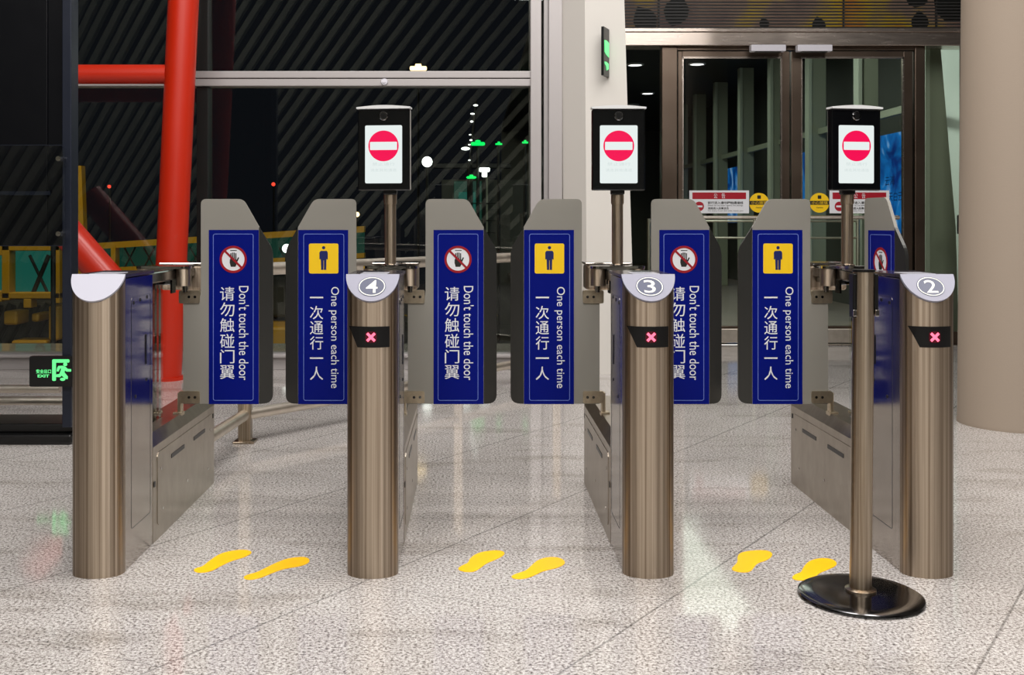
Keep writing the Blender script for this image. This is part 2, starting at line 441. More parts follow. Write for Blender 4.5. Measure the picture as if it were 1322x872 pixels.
# exit sign standing off the column, nearly edge on
es = thing('exit_sign', 'narrow black sign with two green marks high on the white column', 'sign', (0, 0, 0))
k1, k2 = P(779.5, 34, 7.86), P(786.5, 38, 7.99)
zlo, zhi = P(0, 97, 7.86).z, k1.z
dv = Vector((k2.x-k1.x, k2.y-k1.y, 0)).normalized(); nn = Vector((dv.y, -dv.x, 0)); LL = (Vector((k2.x, k2.y, 0))-Vector((k1.x, k1.y, 0))).length
def sf(u, v, d): q = Vector((k1.x, k1.y, 0))+dv*u+nn*d; return (q.x, q.y, v)
bm = BM(); prism(bm, [(0, zlo), (LL, zlo), (LL, zhi), (0, zhi)], sf, -.02, 0); obj('sign_case', bm, BLACK, es)
bm = BM(); zc = zhi-.155
prism(bm, [(.02, zc-.03), (.05, zc-.045), (.13, zc-.06), (.13, zc+.05), (.06, zc+.06), (.015, zc+.055)], sf, 0, .003); obj('running_figure_light', bm, GREENL, es)
bm = BM(); zc = zhi-.285
prism(bm, [(.02, zc+.012), (.06, zc-.005), (.07, zc-.035), (.12, zc-.02), (.12, zc+.02), (.06, zc+.028), (.02, zc+.025)], sf, 0, .003); obj('arrow_light', bm, GREENL, es)

# ------------------------------------------------------------ door wall on the right
def dx(px): return P(px, 0, DY).x
def dz(py): return P(0, py, DY).z
hd = BM(); bx(hd, dx(800), 5.0, DY-.12, DY+.12, P(0, 59, DY-.12).z, P(0, 41, DY-.12).z, .008); bx(hd, dx(800), 5.0, DY-.14, DY+.12, P(0, 41, DY-.14).z, P(0, 36, DY-.14).z, .004)
struct('trim_4', hd, HEADER)
zh = P(0, 59, DY-.12).z
lv = BM(); z = P(0, 36, DY-.14).z+.008
while z < 3.9:
    bx(lv, 1.2, 4.95, DY-.085, DY-.075, z, z+.0125); z += .0295
for px in (849, 1086, 1205): x = dx(px); bx(lv, x-.006, x+.006, DY-.074, DY-.05, 2.99, 3.9)
tag(obj('louvre_grille', lv, LOUV), 'band of thin dark horizontal louvres above the door header', 'louvre')
fp = obj('flower_poster', bx(BM(), 1.2, 4.95, DY-.045, DY-.02, 2.99, 3.9), FLOWER)
tag(fp, 'muted flower print panel with dark leaves behind the louvres', 'poster')
def leaf(cx, cz, s, r):
    pts = [(0, -1), (.45, -.75), (.8, -.2), (.75, .35), (.4, .75), (0, 1.1), (-.4, .75), (-.75, .35), (-.8, -.2), (-.45, -.75)]
    c, n = math.cos(r), math.sin(r); q = [(cx+s*(u*c-v*n), cz+s*(u*n+v*c)) for u, v in pts]
    prism(lf, q, XZ(DY-.0455), 0, .003)
for px, py, s, r in ((832, 28, 19, .5), (872, 16, 20, -.3), (985, 32, 8, .3), (1055, 34, 11, .2), (1185, 30, 14, .1), (1180, -2, 16, 1.2), (1225, 8, 26, .9)):
    lf = BM(); p = P(px, py, DY); leaf(p.x, p.z, s*DY/F, r); obj('leaf', lf, PRINT, fp)
# fixed frames
fr = BM()
for a0, a1 in ((853, 873), (1178, 1191)): bx(fr, dx(a0), dx(a1), DY-.06, DY+.06, 0, zh, .006)
bx(fr, dx(873), dx(1178), DY-.05, DY+.05, dz(66), zh, .004)
for a0, a1 in ((1242, 1262),): bx(fr, dx(a0), dx(a1), DY-.06, DY+.06, 0, zh, .006)
bx(fr, dx(800), dx(853), DY-.04, DY+.04, 0, .12, .004); bx(fr, dx(1191), dx(1262), DY-.04, DY+.04, 0, .12, .004)
struct('trim_5', fr, BRONZE)
struct('window_3', bx(BM(), dx(800), dx(853), DY, DY+.01, .12, zh), DGLASS)
struct('window_4', bx(BM(), dx(1191), dx(1242), DY, DY+.01, .12, zh), DGLASS)
def door(n, a0, a1, s0, s1, sens):
    z0, z1 = .02, dz(66)-.005
    fm = BM(); bx(fm, dx(a0)+.004, dx(s0), DY-.03, DY+.03, z0, z1, .004); bx(fm, dx(s1), dx(a1)-.004, DY-.03, DY+.03, z0, z1, .004)
    bx(fm, dx(s0), dx(s1), DY-.03, DY+.03, dz(75), z1, .003); bx(fm, dx(s0), dx(s1), DY-.03, DY+.03, z0, dz(421), .003)
    o = struct('door_%d' % n, fm, BRONZE)
    obj('glass_pane', bx(BM(), dx(s0), dx(s1), DY-.004, DY+.004, dz(421), dz(75)), DGLASS, o)
    bm = BM(); bx(bm, dx(s0)-.002, dx(s0)+.012, DY-.036, DY-.028, dz(421), dz(75)); bx(bm, dx(s1)-.012, dx(s1)+.002, DY-.036, DY-.028, dz(421), dz(75)); bx(bm, dx(s0), dx(s1), DY-.036, DY-.028, dz(75)-.01, dz(75)+.008)
    obj('glazing_bead', bm, HEADER, o)
    bm = BM(); y = DY-.09; z = P(0, 281, y).z; x0, x1 = P(s0+4, 0, y).x, P(s1-4, 0, y).x
    tube(bm, (x0, y, z), (x1, y, z), .017); bx(bm, x0, x0+.03, y, DY-.03, z-.02, z+.02, .004); bx(bm, x1-.03, x1, y, DY-.03, z-.02, z+.02, .004)
    obj('push_bar', bm, RAIL, o, smooth=True)
    bm = BM(); bx(bm, dx(s0), dx(s1), DY-.055, DY-.03, dz(442), dz(424), .006); obj('kick_rail', bm, RAIL, o)
    return o
door(1, 874, 1019, 880, 1008, 0)
door(2, 1020, 1177, 1033, 1165, 0)
for i, (a0, a1) in enumerate(((970, 1015), (1030, 1075))):
    y = DY-.2; bm = BM(); bx(bm, P(a0, 0, y).x, P(a1, 0, y).x, y, DY-.121, P(0, 66, y).z, P(0, 57.5, y).z, .006)
    s = thing('door_sensor', ('white sensor box under the header above the left door leaf', 'white sensor box under the header above the right door leaf')[i], 'sensor', (0, 0, 0), group='door sensors')
    obj('sensor_case', bm, SENS, s); bm = BM(); bx(bm, P(a0+6, 0, y).x, P(a1-6, 0, y).x, y+.01, DY-.13, P(0, 66, y).z-.006, P(0, 66, y).z); obj('sensor_window', bm, BLACK, s)
struct('trim_6', bx(BM(), 1.2, 4.95, DY-.16, DY+.05, 0, .012, .003), CHROME)

# notices and round stickers on the door glass
def notice(px, py, label):
    t = thing('notice_sign', label, 'sign', (0, 0, 0), group='red and white notices on the doors')
    y = DY-.045; f = XZ(y)
    x0, x1 = P(px, 0, y).x, P(px+77, 0, y).x; z1, z0 = P(0, py, y).z, P(0, py+29.5, y).z; W, H = x1-x0, z1-z0
    bm = BM(); prism(bm, [(x0, z0), (x1, z0), (x1, z1), (x0, z1)], f, -.004, 0); obj('board', bm, WHITE, t)
    bm = BM(); prism(bm, [(x0+W*.05, z1-H*.38), (x1-W*.05, z1-H*.38), (x1-W*.05, z1-H*.09), (x0+W*.05, z1-H*.09)], f, 0, .001); obj('header_band', bm, SIGNRED, t)
    bm = BM(); text_bm(bm, '公', x0+W*.41, x0+W*.47, z1-H*.35, z1-H*.12, f, .002); obj('header_lettering', bm, WHITE, t); bm = BM(); text_bm(bm, '告', x0+W*.54, x0+W*.60, z1-H*.35, z1-H*.12, f, .002); obj('header_lettering', bm, WHITE, t)
    bm = BM(); prism(bm, circ(x0+W*.165, z0+H*.30, H*.21, 28), f, 0, .001); obj('no_entry_disc', bm, SIGNRED, t)
    bm = BM(); prism(bm, rrect(x0+W*.11, x0+W*.22, z0+H*.26, z0+H*.34, H*.02), f, .001, .002); obj('no_entry_bar', bm, WHITE, t)
    for tx, u1, v0, v1, of in (('前行进入请勿跨越通道线', .90, .40, .52, .015), ('Please do not enter against the passage', .90, .30, .37, 0), ('违规进入后果自负', .66, .165, .27, .015), ('No entry from this side, thank you', .90, .07, .135, 0)):
        bm = BM(); text_bm(bm, tx, x0+W*.31, x0+W*u1, z0+H*v0, z0+H*v1, f, .002, of); obj('lettering', bm, PRINT, t)
notice(890, 246, 'red and white notice board on the left glass door')
notice(1071, 246, 'red and white notice board on the right glass door, behind the scanner pole')
def rsticker(px, py, label):
    y = DY-.012; f = XZ(y); c = P(px, py, y); r = 12.8*y/F
    t = thing('warning_sticker', label, 'sticker', (0, 0, 0), group='round yellow door stickers')
    bm = BM(); prism(bm, circ(c.x, c.z, r, 36), f, -.002, 0); obj('sticker_disc', bm, YEL, t)
    bm = BM(); prism(bm, [(c.x-r*.98, c.z-r*.2), (c.x+r*.98, c.z-r*.2), (c.x+r*.98, c.z+r*.2), (c.x-r*.98, c.z+r*.2)], f, 0, .001)
    prism(bm, rrect(c.x-r*.18, c.x+r*.18, c.z+r*.4, c.z+r*.75, r*.05), f, 0, .001); text_bm(bm, 'Caution', c.x-r*.33, c.x+r*.35, c.z-r*.55, c.z-r*.4, f, .001, .02); obj('black_print', bm, PRINT, t)
    bm = BM(); text_bm(bm, '小心玻璃', c.x-r*.8, c.x+r*.8, c.z-r*.15, c.z+r*.15, f, .002); obj('lettering', bm, YEL, t)
rsticker(980, 262, 'round yellow caution sticker near the centre edge of the left door')
rsticker(1058, 262, 'round yellow caution sticker near the centre edge of the right door')

# ------------------------------------------------------------ covered walk outside the doors
struct('wall_outer', bx(BM(), 5.3, 5.5, DY+.2, 30, 0, 3.75), DARKG)
struct('ceiling_outer', bx(BM(), .8, 5.5, DY+.31, 30, 3.75, 3.9), CANO)
struct('wall_end', bx(BM(), .8, 5.3, 29.8, 30, 0, 3.75), DARKG)
for i in range(9):
    y = 10.35+1.8*i
    labs = ['nearest to the doors', 'second from the doors', 'third from the doors', 'fourth from the doors', 'fifth from the doors', 'sixth from the doors', 'seventh from the doors', 'eighth from the doors', 'farthest from the doors']
    t = thing('pilaster', 'grey green wall pilaster of the walk outside, '+labs[i], 'pilaster', (4.44, y, 0), group='pilasters along the outside walk')
    if i == 0: obj('shaft', prism(BM(), [(.05, 0), (.34, 0), (.31, 1.1), (.15, 3.0), (.15, 3.74), (.05, 3.74)], lambda u, v, d: (u, .02+d, v), 0, .12), FIN, t)
    else: obj('shaft', bx(BM(), .05, .24, .02, .14, 0, 3.74, .004), FIN, t)
    obj('edge_strip', bx(BM(), 0, .05, 0, .16, 0, 3.74, .006), FINL, t)
    if i < 8:
        bm = BM()
        obj('cross_rail', bx(BM(), .12, .18, .15, 1.79, 2.32, 2.40, .004), FIN, t)
for i, lab in ((0, 'blue advertising poster seen nearest, right of the right scanner'), (2, 'blue advertising poster between the door leaves in the view'), (4, 'small distant blue advertising poster behind the left door notice')):
    y0, y1 = ((11.95, 13.95), 0, (16.2, 18.4), 0, (20.7, 23.0))[i]
    p = thing('advert_poster', lab, 'poster', (5.24, y0, 0), group='blue posters along the outside walk')
    zb_ = 1.16 if i else 1.02
    obj('poster_sheet', bx(BM(), 0, .02, 0, y1-y0, zb_, 2.27), ADM, p)
    obj('poster_frame', bx(BM(), .02, .058, -.03, y1-y0+.03, zb_-.03, 2.30), DARKG, p)
    for yy, zz, l, text in ((.55, 1.62, .3, '云海'), (.5, 1.42, .6, '蓝天白云')):
        bm = BM(); text_bm(bm, text, yy, yy+l, zz, zz+.12, lambda u, v, d: (-d, y1-y0-u, v), .002)
        obj('lettering', bm, NAVY, p)
# hand rail in the walk
bm = BM()
for z in (1.17, .98): tube(bm, (2.0, 12.0, z), (4.4, 12.0, z), .012)
for x in (2.0, 3.2, 4.38): tube(bm, (x, 12.0, 0), (x, 12.0, 1.2), .02)
tag(obj('walk_railing', bm, RAIL, smooth=True), 'thin steel railing standing outside beyond the door glass', 'railing')
for i, (px, py) in enumerate(((820, 83), (836, 120), (900, 82), (817, 135))):
    Y = 2.6*F/(HY-py); x = (px-CX0)/F*Y
    lb = ('recessed downlight seen through the narrow pane beside the white column, upper one', 'recessed downlight seen through the narrow pane, middle one', 'recessed downlight seen at the top left of the left door', 'recessed downlight seen through the narrow pane, lowest one')[i]
    t = thing('downlight', lb, 'ceiling light', (x, Y, 3.75), group='downlights of the outside walk')
    bm = BM(); lathe(bm, [(.0, -.012), (.11, -.012), (.11, 0)], 24); obj('lens', bm, WGLOW if i < 3 else SENS, t)
    bm = BM(); lathe(bm, [(.11, 0), (.11, -.02), (.14, -.016), (.145, 0)], 24); obj('bezel', bm, SENS, t)
# pale leaning panel beside the doors
bm = BM(); y = 10.8
q = [P(1213, 58, y), P(1262, 58, y), P(1262, 440, y), P(1240, 440, y), P(1237, 300, y)]
prism(bm, [(v.x, max(.0, v.z)) for v in q], lambda u, v, d: (u, y+.25-(u-q[0].x)*.9-d, v), 0, -.04)
tag(obj('leaning_panel', bm, PALEP), 'pale mint panel with a leaning edge right of the doors', 'panel')
bm = BM(); y = 9.9; c = P(1241, 290, y); bx(bm, c.x-.03, c.x+.04, y-.06, y+.03, c.z-.09, c.z+.09, .008)
t = thing('call_box', 'small dark wall box with red top beside the concrete column', 'box', (0, 0, 0)); obj('case', bm, BLACK, t)
bm = BM(); bx(bm, c.x-.03, c.x+.03, y-.065, y-.03, c.z+.05, c.z+.075, .003); obj('red_light', bm, RGLOW, t)

# concrete column, front right
bm = BM(); lathe(bm, [(0, 0), (.300, 0), (.300, .02), (.297, .03), (.275, 2.6), (.25, 7.0), (0, 7.0)], 72, (3.095, 6.03))
m = mat('concrete_column_paint', (146, 132, 117), .7, bump=.4, bscale=90)
tag(obj('round_column', bm, m, smooth=True), 'thick round beige concrete column at the right edge of the hall', 'column')

# ------------------------------------------------------------ red steel columns left
t = thing('steel_column', 'tall red round steel column in front of the dark window', 'column', (0, 0, 0))
Yc = 7.75; r = 19.5*Yc/F
b, a2 = P(221, 345, Yc), P(237, 0, Yc); k = (a2.x-b.x)/(a2.z-b.z)
bm = BM(); tube(bm, (b.x-k*b.z, Yc, 0), (b.x+k*(7-b.z), Yc, 7), r, seg=40); obj('shaft', bm, REDP, t, smooth=True)
bm = BM(); lathe(bm, [(0, 0), (r+.03, 0), (r+.03, .02), (0, .02)], 32, (b.x-k*b.z, Yc)); obj('base_plate', bm, REDP, t)
p0, p1 = P(216, 96, Yc), P(-120, 96, Yc)
bm = BM(); tube(bm, p0, p1, 12.5*Yc/F, seg=32); obj('cross_tube', bm, REDP, t, smooth=True)
p0, p1 = P(216, 448, Yc), P(40, 246, Yc)
bm = BM(); tube(bm, p0, p1, 20*Yc/F, seg=32); obj('brace', bm, REDP, t, smooth=True)

# ------------------------------------------------------------ guard rail behind the gates
t = thing('guard_rail', 'low steel guard rail running behind the gates towards the white column', 'railing', (0, 0, 0))
path = [(-1.195, 5.52), (-.735, 6.06), (-.26, 6.70), (.212, 7.40), (.62, 7.86)]
bm = BM(); pipe(bm, [(x, y, .905) for x, y in path], .034); obj('hand_rail', bm, RAIL, t, smooth=True)
bm = BM(); pipe(bm, [(x, y, .145) for x, y in path], .030); pipe(bm, [(-1.24, 4.86, .145), (-1.195, 5.52, .145)], .030); obj('foot_rail', bm, RAIL, t, smooth=True)
for x, y in ((-1.195, 5.52), (-.1, 6.93), (.62, 7.86)):
    bm = BM(); bx(bm, x-.033, x+.033, y-.03, y+.03, 0, .90, .006); bx(bm, x-.055, x+.055, y-.05, y+.05, 0, .012, .003); obj('post', bm, POLE, t)
t = thing('guard_rail', 'pair of low steel rails behind the dark display stand at the left edge', 'railing', (0, 0, 0))
for y, x1, z in ((5.95, -2.0, .145), (6.25, -2.45, .165)):
    bm = BM(); tube(bm, (-3.6, y, z), (x1, y, z), .025, seg=20); obj('foot_rail', bm, RAIL, t, smooth=True)
for x in (-3.4, -2.06):
    bm = BM(); bx(bm, x-.02, x+.02, 5.93, 6.27, 0, .13, .004); obj('post', bm, BLACK, t)

# ------------------------------------------------------------ display stand, left edge
KY = 5.45
t = thing('display_stand', 'tall black display stand with a clear acrylic panel at the left edge', 'display', (0, 0, 0))
def kx(px, y=KY): return P(px, 0, y).x
def kz(py, y=KY): return P(0, py, y).z
obj('post', bx(BM(), kx(80), kx(92), KY, KY+.1, .09, 2.6, .004), KFRAME, t)
obj('side_panel', bx(BM(), kx(60), kx(80), KY+.02, KY+.10, kz(318), 2.6, .002), KIOSK, t)
obj('post', bx(BM(), -2.68, -2.63, KY, KY+.1, .09, 2.6, .004), KFRAME, t)
sc = obj('screen_case', bx(BM(), -2.63, kx(60), KY+.01, KY+.11, kz(318), 2.6, .004), KIOSK, t)
obj('shelf_line', bx(BM(), -2.63, kx(64), KY+.004, KY+.012, kz(252), kz(247), 0), KFRAME, t)
bm = BM(); bx(bm, -2.72, kx(92), KY, KY+.38, 0, .055, .012); bx(bm, -2.69, kx(90), KY+.05, KY+.33, .055, .10, .006); obj('base', bm, BLACK, t)
bm = BM(); prism(bm, rrect(-2.60, kx(83, KY-.06), kz(318, KY-.06), kz(187, KY-.06), .02), XZ(KY-.05), 0, .008); ap = obj('acrylic_panel', bm, CLEAR, t)
bm = BM(); ring(bm, rrect(-2.60, kx(83, KY-.06), kz(318, KY-.06), kz(187, KY-.06), .02), rrect(-2.597, kx(83, KY-.06)-.003, kz(318, KY-.06)+.003, kz(187, KY-.06)-.003, .018), XZ(KY-.058), 0, .001)
obj('panel_edge', bm, KFRAME, ap)
for py in (205, 302):
    bm = BM(); c = P(76, py, KY-.06); tube(bm, (c.x, KY, c.z), (c.x, KY-.07, c.z), .013); tube(bm, (c.x, KY-.07, c.z), (c.x, KY-.074, c.z), .006)
    obj('standoff', bm, CHROME, ap, smooth=True)
# green emergency exit sign low on the stand
t = thing('exit_sign', 'black emergency exit sign with glowing green running figure near the floor', 'sign', (0, 0, 0))
y = KY-.03; f = XZ(y); q = lambda u, v: ((P(30+u/14.53, 0, y)).x, P(0, 450+v/14.53, y).z)
x0, z1 = q(115, 150); x1, z0 = q(1080, 720)
bm = BM(); prism(bm, rrect(x0, x1, z0, z1, .008), f, -.03, 0); obj('sign_case', bm, BLACK, t)
bm = BM()
a = q(545, 205); b = q(615, 610); prism(bm, rrect(a[0], b[0], b[1], a[1], .006), f, 0, .002)
a = q(545, 205); b = q(868, 268); prism(bm, rrect(a[0]+.001, b[0], b[1], a[1], .006), f, .0005, .0025); obj('doorway_light', bm, GREENL, t)
bm = BM()
c = q(790, 300); prism(bm, circ(c[0], c[1], .010, 20), f, .001, .003)
prism(bm, [q(*v) for v in ((660, 330), (740, 325), (800, 350), (835, 385), (900, 390), (900, 435), (815, 435), (785, 410), (775, 450), (840, 530), (835, 575), (790, 570), (725, 510), (690, 540), (620, 535), (615, 490), (680, 480), (705, 420), (715, 375), (690, 380), (665, 435), (630, 430), (640, 370))], f, .001, .003)
c = q(742, 580); prism(bm, circ(c[0], c[1], .0135, 20, .008), f, .001, .003)
prism(bm, [q(*v) for v in ((930, 205), (1010, 205), (1010, 610), (930, 610), (930, 590), (990, 590), (990, 225), (930, 225))], f, 0, .002)
obj('running_figure_light', bm, GREENL, t)
bm = BM(); a = q(245, 392); b = q(525, 470); text_bm(bm, '安全出口', a[0], b[0], b[1], a[1], f, .002, .02)
a = q(272, 490); b = q(490, 545); text_bm(bm, 'EXIT', a[0], b[0], b[1], a[1], f, .002, .03); obj('lettering', bm, GREENL, t)

# ------------------------------------------------------------ turnstiles
HA, HB = .0835, .06           # half width, depth of the rounded front
def arc(a, b, n=28): return [(-a*math.cos(PI*i/n), -b*math.sin(PI*i/n)) for i in range(n+1)]
TH = math.atan2(.084, .066)
def capf(u, w, d):            # on the sloped cap: u across, w down the slope, d off the surface
    return (u, -w*math.cos(TH)-d*math.sin(TH), .982-w*math.sin(TH)+d*math.cos(TH))
def front_bm():
    bm = BM(); pts = arc(HA, HB)+[(HA, .012), (-HA, .012)]
    zt = lambda y: .968+min(0, y)*1.27
    A = [bm.verts.new((x, y, 0)) for x, y in pts]; B = [bm.verts.new((x, y, zt(y))) for x, y in pts]
    bm.faces.new(A); bm.faces.new(B); n = len(pts)
    for i in range(n): bm.faces.new((A[i], A[(i+1) % n], B[(i+1) % n], B[i]))
    return bm
def curved_patch(xt0, xt1, xb0, xb1, z0, z1, off, n=16):
    bm = BM(); rows = []
    NR = 8
    for k in range(NR+1):
        t = k/NR; a, b, z = xb0+(xt0-xb0)*t, xb1+(xt1-xb1)*t, z0+(z1-z0)*t; row = []
        for i in range(n+1):
            x = a+(b-a)*i/n; s = math.sqrt(max(0, 1-(x/HA)**2))
            row.append((x*(1+off/HA), -(HB+off)*s, z))
        rows.append(row)
    V = [[bm.verts.new(p) for p in r] for r in rows]
    for k in range(NR):
        for i in range(n): bm.faces.new((V[k][i], V[k][i+1], V[k+1][i+1], V[k+1][i]))
    return bm

def wing_outline():
    o = []
    def cor(x, z, x1, z1, x2, z2, r, n=5):
        # rounded corner at (x,z) coming from (x1,z1) going to (x2,z2)
        p = Vector((x, z)); a = (Vector((x1, z1))-p).normalized(); b = (Vector((x2, z2))-p).normalized()
        A, B = p+a*r, p+b*r
        for i in range(n+1):
            t = i/n; q = A*(1-t)**2+p*2*t*(1-t)+B*t*t; o.append((q.x, q.y))
    pts = [(.068, .425, .002), (.424, .425, .035), (.424, 1.044, .03), (.372, 1.133, .02), (.308, 1.246, .022), (.139, 1.246, .022), (.139, .832, .045), (.068, .832, .002)]
    for i, (x, z, r) in enumerate(pts):
        a = pts[i-1]; b = pts[(i+1) % len(pts)]; cor(x, z, a[0], a[1], b[0], b[1], r)
    return o
SX0, SX1, SZ0, SZ1 = .171, .371, .424, 1.122
WCACHE = {}
def wing(parent, s, loc, rotz, kind):
    key = (s, kind)
    if key not in WCACHE:
        M = {}
        f = lambda u, v, d: (s*u, -.006-d, v)
        def st(u0, u1, v0, v1):   # box in sticker fractions, u from the photo's left, v from the top
            W, H = SX1-SX0, SZ1-SZ0
            a, b = (SX0+u0*W, SX0+u1*W) if s > 0 else (-SX1+u0*W, -SX1+u1*W)
            return a, b, SZ1-v1*H, SZ1-v0*H
        g = lambda u, v, d: (u, -.006-d, v)
        ol = wing_outline(); XS = SX1+.001
        def clip(pts, keep):
            out = []
            for i, p in enumerate(pts):
                q = pts[(i+1) % len(pts)]; pi, qi = keep(p[0]), keep(q[0])
                if pi: out.append(p)
                if pi != qi:
                    t = (XS-p[0])/(q[0]-p[0]); out.append((XS, p[1]+t*(q[1]-p[1])))
            return out
        bm = BM(); prism(bm, clip(ol, lambda x: x <= XS), f, -.012, 0); M['gate_wing'] = mesh('gate_wing', bm, WING)
        bm = BM(); prism(bm, clip(ol, lambda x: x > XS), lambda u, v, d: (s*u, -.006-d+(u-XS)*.28, v), -.012, 0); M['edge_strip'] = mesh('edge_strip', bm, WINGD)
        a, b, c, d_ = st(0, 1, 0, 1)
        bm = BM(); prism(bm, [(a, c), (b, c), (b, d_), (a, d_)], g, 0, .0012); M['sticker'] = mesh('sticker', bm, BLUE)
        if kind == 'touch': a, b, c, d_ = st(.085, .895, .022, .980)
        else: a, b, c, d_ = st(.105, .92, .022, .980)
        bm = BM(); w_ = .0022; ring(bm, rrect(a, b, c, d_, .009), rrect(a+w_, b-w_, c+w_, d_-w_, .007), g, .0012, .0018); M['border_line'] = mesh('border_line', bm, LINE)
        bm = BM()
        if kind == 'touch': chars, cu, en, eu, v0, v1, ev1 = '请勿触碰门翼', (.225, .515), "Don't touch the door", (.60, .81), .322, .862, .862
        else: chars, cu, en, eu, v0, v1, ev1 = '一次通行一人', (.235, .50), 'One person each time', (.615, .83), .345, .867, .908
        n = len(chars); ph = (v1-v0)/n; W = SX1-SX0; H = SZ1-SZ0
        for i, ch in enumerate(chars):
            a, b, c, d_ = st(cu[0], cu[1], v0+ph*i+ph*.05, v0+ph*(i+1)-ph*.07)
            if ch == '一': c, d_ = (c+d_)/2-.003, (c+d_)/2+.003
            text_bm(bm, ch, a, b, c, d_, g, .0016, .002)
        M['lettering'] = mesh('lettering', bm, WHITE); bm = BM()
        a, b, c, d_ = st(eu[0], eu[1], (.322 if kind == 'touch' else .327), ev1)
        # the box spans cap height to descender
        text_bm(bm, en, a, b, c, d_, g, .0016, .0, rot=True, full=((-.02, .74) if kind == 'touch' else (-.2, .74)))
        M['english_lettering'] = mesh('english_lettering', bm, WHITE)
        if kind == 'touch':
            a, b, c, d_ = st(.49, .49, .169, .169); cx, cz = a, c; R = .0545
            bm = BM(); prism(bm, circ(cx, cz, R-.002), g, .0012, .0016); M['sign_disc'] = mesh('sign_disc', bm, WHITE)
            bm = BM(); hp = lambda u, v: (cx+(u-.0)*R, cz+v*R)
            prism(bm, [hp(*q) for q in ((-.18, -.55), (.16, -.55), (.24, -.38), (.30, -.2), (.44, .12), (.36, .16), (.24, -.05), (.20, .0), (-.25, .0), (-.26, -.25))], g, .0016, .0020)
            for u in (-.17, -.05, .07, .19): prism(bm, [hp(u-.045, -.05), hp(u+.045, -.05), hp(u+.04, .52-abs(u-.01)*.35), hp(u-.04, .52-abs(u-.01)*.35)], g, .0016, .00205)
            prism(bm, [hp(-.22, .62), hp(.26, .62), hp(.26, .68), hp(-.22, .68)], g, .0016, .0020)
            M['hand_pictogram'] = mesh('hand_pictogram', bm, PRINT)
            bm = BM(); ring(bm, circ(cx, cz, R), circ(cx, cz, R*.83), g, .0016, .0024)
            c1 = .60*R; w2 = .055*R
            prism(bm, [(cx-c1-w2, cz+c1-w2), (cx-c1+w2, cz+c1+w2), (cx+c1+w2, cz-c1+w2), (cx+c1-w2, cz-c1-w2)], g, .0021, .0027)
            M['prohibition_ring'] = mesh('prohibition_ring', bm, RED)
        else:
            a, b, c, d_ = st(.215, .805, .078, .250)
            bm = BM(); prism(bm, rrect(a, b, c, d_, .007), g, .0012, .0016); M['yellow_square'] = mesh('yellow_square', bm, YEL)
            cx, cz, s1 = (a+b)/2, (c+d_)/2, (d_-c)
            bm = BM(); prism(bm, circ(cx, cz+.36*s1, .055*s1, 24), g, .0016, .0020)
            prism(bm, [(cx-.14*s1, cz-.03*s1), (cx-.10*s1, cz-.03*s1), (cx-.095*s1, cz+.0*s1), (cx-.085*s1, cz-.38*s1), (cx-.008*s1, cz-.38*s1), (cx-.006*s1, cz-.06*s1), (cx+.006*s1, cz-.06*s1), (cx+.008*s1, cz-.38*s1), (cx+.085*s1, cz-.38*s1), (cx+.095*s1, cz+.0*s1), (cx+.10*s1, cz-.03*s1), (cx+.14*s1, cz-.03*s1), (cx+.14*s1, cz+.20*s1), (cx+.10*s1, cz+.255*s1), (cx-.10*s1, cz+.255*s1), (cx-.14*s1, cz+.20*s1)], g, .0016, .0020)
            M['person_pictogram'] = mesh('person_pictogram', bm, NAVY)
        for nm, z0, z1 in (('upper_clip', .828, .880), ('lower_clip', .428, .476)):
            bm = BM(); prism(bm, rrect(.052, .135, z0, z1, .007), f, -.018, .006)
            M[nm] = mesh(nm, bm, CLIP)
            bm = BM()
            for u in (.093, .117): tube(bm, (s*u, -.0118, (z0+z1)/2), (s*u, -.0135, (z0+z1)/2), .0055, seg=14)
            M[nm+'_screws'] = mesh('screw', bm, CHARC)
        WCACHE[key] = M
    M = WCACHE[key]
    o = obj('gate_wing', M['gate_wing'], None, parent, loc, (0, 0, rotz))
    for k, me in M.items():
        if k == 'gate_wing': continue
        n = {'upper_clip': 'hinge_clip', 'lower_clip': 'hinge_clip', 'upper_clip_screws': 'screw', 'lower_clip_screws': 'screw'}.get(k, k)
        obj(n, me, None, o)
    return o

